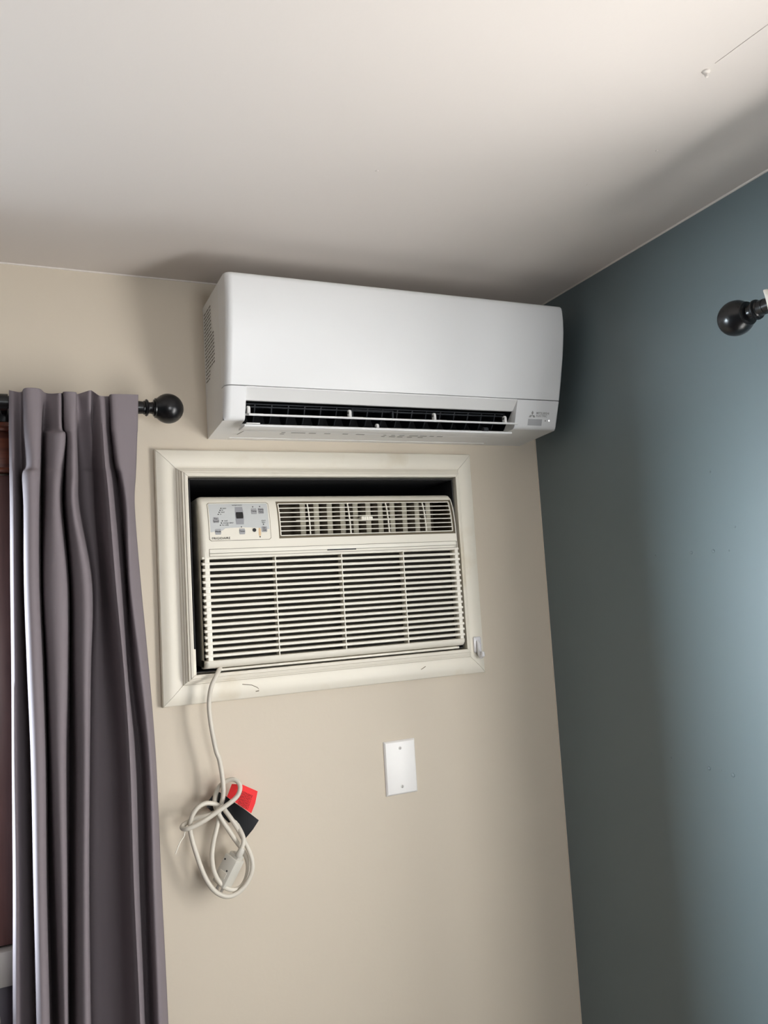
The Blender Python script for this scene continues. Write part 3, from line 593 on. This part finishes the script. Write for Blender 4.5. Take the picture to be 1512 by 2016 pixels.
# ------------------------------------------------------------------ coiled power cord
CORD = [(-.8437, -.04, 1.61), (-.8482, -.05, 1.6048), (-.8592, -.06, 1.5903), (-.8684, -.062, 1.5732), (-.873, -.06, 1.5495), (-.8735, -.058, 1.5273), (-.8714, -.058, 1.5011), (-.8675, -.058, 1.4727), (-.8625, -.058, 1.4442), (-.8578, -.058, 1.431), (-.8546, -.058, 1.4117), (-.8526, -.06, 1.3913), (-.8522, -.062, 1.3728), (-.8532, -.06, 1.3554), (-.8562, -.052, 1.3386), (-.86, -.048, 1.3228), (-.8626, -.05, 1.3096), (-.8669, -.054, 1.2957), (-.8736, -.058, 1.2777), (-.8783, -.06, 1.2575), (-.8799, -.062, 1.2385), (-.8768, -.062, 1.2166), (-.8681, -.062, 1.1966), (-.8544, -.062, 1.1817), (-.8382, -.06, 1.1746), (-.8223, -.055, 1.1764), (-.8107, -.05, 1.1898), (-.806, -.048, 1.2086), (-.8085, -.048, 1.2278), (-.818, -.05, 1.2473), (-.8312, -.054, 1.2678), (-.844, -.057, 1.2894), (-.8562, -.058, 1.3103), (-.863, -.055, 1.3248), (-.8667, -.048, 1.3363), (-.8667, -.045, 1.3482), (-.8636, -.046, 1.3621), (-.8563, -.048, 1.3739), (-.8455, -.052, 1.3825), (-.8336, -.058, 1.3863), (-.8246, -.064, 1.3825), (-.8204, -.07, 1.3727), (-.8245, -.073, 1.3599), (-.834, -.074, 1.3506), (-.8491, -.075, 1.3423), (-.8656, -.076, 1.3344), (-.8818, -.076, 1.3263), (-.8975, -.075, 1.3187), (-.913, -.073, 1.3125), (-.9265, -.07, 1.3087), (-.9336, -.062, 1.3081), (-.9338, -.055, 1.311), (-.9242, -.05, 1.3152), (-.9076, -.046, 1.3192), (-.8913, -.044, 1.3212), (-.8748, -.042, 1.3223), (-.8602, -.042, 1.3262), (-.8563, -.048, 1.3331), (-.8627, -.056, 1.3397), (-.8745, -.06, 1.346), (-.8895, -.064, 1.3495), (-.9042, -.066, 1.3445), (-.9148, -.066, 1.3325), (-.9193, -.062, 1.3171), (-.9195, -.06, 1.2999), (-.9156, -.06, 1.2794), (-.9098, -.062, 1.2561), (-.9026, -.064, 1.2311), (-.8937, -.066, 1.2073), (-.8807, -.067, 1.1854), (-.8672, -.068, 1.1732), (-.8532, -.068, 1.1673), (-.8385, -.067, 1.1679), (-.8218, -.066, 1.1765), (-.809, -.066, 1.1909), (-.8013, -.065, 1.2093), (-.8013, -.062, 1.2287), (-.8069, -.058, 1.2474), (-.8153, -.056, 1.2671), (-.8251, -.056, 1.2875), (-.8357, -.056, 1.3065), (-.8443, -.05, 1.3207), (-.8478, -.045, 1.3272), (-.8434, -.04, 1.3278), (-.8351, -.044, 1.3116), (-.8262, -.052, 1.2962), (-.8188, -.062, 1.2785), (-.8175, -.068, 1.2673), (-.8218, -.07, 1.2546), (-.8271, -.07, 1.244)]

pc = thing('power_cord', 'beige power cord knotted into loops hanging below the old air conditioner', 'cord', (-.86, -.06, 1.16))
path = catmull([Vector(p) for p in CORD], 5)
B().tube(path, .0046, 10).obj('cable', 'cord', pc, 60)
# plug box
e = Vector(CORD[-1]); ax = (Vector((-.858, -.060, 1.188))-e).normalized()
def framed(o, z, y):                              # local axes: long axis z, front y
    z = Vector(z).normalized(); y = Vector(y); y = (y-z*y.dot(z)).normalized(); x = y.cross(z)
    return lambda a, c, d: Vector(o)+x*a+y*c+z*d
e0 = e; e = e+Vector((0, .012, 0)); Fp = framed(e, ax, (-.80, -.60, .15))
def hexa(b, f, x0, x1, y0, y1, z0, z1, bev):
    t = bmesh.new(); bmesh.ops.create_cube(t, size=1.0)
    for v in t.verts: v.co = Vector(((x0+x1)/2+v.co.x*(x1-x0), (y0+y1)/2+v.co.y*(y1-y0), (z0+z1)/2+v.co.z*(z1-z0)))
    bmesh.ops.bevel(t, geom=list(t.edges), offset=bev, segments=2, affect='EDGES', profile=.5)
    for v in t.verts: v.co = f(*v.co)
    b.merge(t)
b = B(); hexa(b, Fp, -.016, .016, -.013, .016, .010, .068, .003); hexa(b, Fp, -.012, .012, -.010, .010, .003, .014, .002); pl = b.obj('plug', 'plug', pc)
b = B(); b.lathe(e0-ax*.012, ax, [(0, .0050), (.002, .0062), (.016, .0075), (.018, .0065)], 14); b.obj('strain_relief', 'plug', pl)
b = B()
for x_, z_, r in [(-.010, .020, .0018), (.006, .036, .0018), (-.006, .058, .0018)]:
    p = Fp(x_, .0161, z_); n = Fp(0, 1, 0)-Fp(0, 0, 0); b.lathe(p, n, [(0, r), (.0006, r)], 8)
b.obj('hole', 'ink', pl)
b = B(); hexa(b, Fp, -.009, .009, .0155, .0172, .040, .052, .0006); b.obj('button', 'cord', pl)
b = B(); 
for x_ in (-.006, .006): hexa(b, Fp, x_-.001, x_+.001, -.004, .004, .066, .084, .0004)
b.obj('prong', 'screw', pl)
# red warning tag
TG = [(-.8142, -.0600, 1.3739), (-.7831, -.0620, 1.3561), (-.7887, -.0600, 1.3328), (-.7973, -.0580, 1.3140), (-.8286, -.0560, 1.3406), (-.8435, -.0520, 1.3523), (-.8327, -.0520, 1.3759)]
rt = B().plate(TG, (0, 1, 0), .0005).obj('red_tag', 'red', pc, 0)
b = B(); u = Vector((.0311, -.002, -.0178)).normalized(); v = Vector((-.0140, 0, -.0330)).normalized()
o_ = Vector((-.8170, -.0622, 1.3655)); rnd = random.Random(9)
for i in range(9):
    s0 = .002
    p = o_+u*(i*.0031+.001)
    while s0 < .030-(.010 if i == 0 else 0):
        L = rnd.uniform(.002, .006); q0 = p+v*s0; q1 = p+v*min(s0+L, .034)
        b.face([q0, q0+u*.0011, q1+u*.0011, q1]); s0 += L+.0012
b.obj('printed_lines', 'redink', rt, 0)
# black tag folded round the cord
TP = [(-.8799, -.040, 1.3461), (-.8699, -.040, 1.3563), (-.8563, -.042, 1.3618), (-.8421, -.046, 1.3509), (-.8313, -.0535, 1.3414), (-.8069, -.0575, 1.3211), (-.7827, -.060, 1.2986),
      (-.7959, -.062, 1.2835), (-.8109, -.058, 1.2676), (-.8206, -.054, 1.2863), (-.832, -.050, 1.303), (-.841, -.046, 1.3004), (-.8525, -.042, 1.314), (-.8711, -.040, 1.3244), (-.882, -.040, 1.3355)]
b = B(); n_ = len(TP); quads = [(0, 1, 13, 14), (1, 2, 12, 13), (2, 3, 11, 12), (3, 4, 10, 11), (4, 5, 9, 10), (5, 6, 7, 9), (7, 8, 9)]
for off in (0, .0006):
    vs_ = [b.b.verts.new((x_, y_+off, z_)) for x_, y_, z_ in TP]
    for q in quads: b.b.faces.new([vs_[i] for i in q])
b.obj('black_tag', 'tape', pc, 50)
TIE = [(-.9284, -.058, 1.3032), (-.9304, -.057, 1.298), (-.9312, -.057, 1.2928), (-.9367, -.058, 1.2864), (-.9411, -.06, 1.2809), (-.9454, -.061, 1.2728), (-.9494, -.06, 1.2628)]
B().tube(catmull([Vector(p) for p in TIE], 4), .0010, 8).obj('twist_tie', 'tie', pc)

# ------------------------------------------------------------------ blank wall plate
wp = thing('blank_wall_plate', 'white blank wall plate with two screws on the beige wall', 'wall plate', (-.436, 0, 1.286))
px0, px1, pz0, pz1 = -.4755, -.3980, 1.2860, 1.4050
def rect(i, y): return [(px0+i, y, pz0+i), (px1-i, y, pz0+i), (px1-i, y, pz1-i), (px0+i, y, pz1-i)]
B().loft([rect(0, 0), rect(0, -.0022), rect(.0012, -.0040), rect(.0035, -.0058), (rect(.007, -.0064))]).obj('plate', 'plate', wp, 25)
for z_ in (1.3880, 1.3035):
    b = B(); c = ((px0+px1)/2, -.0062, z_); b.lathe(c, (0, -1, 0), [(0, .0034), (.0006, .0033), (.0011, .0024), (.0012, .001)], 16); s_ = b.obj('screw', 'screw', wp)
    B().box(c[0]-.0004, c[0]+.0004, -.0076, -.0070, z_-.0028, z_+.0028).obj('slot', 'sideprint', s_)
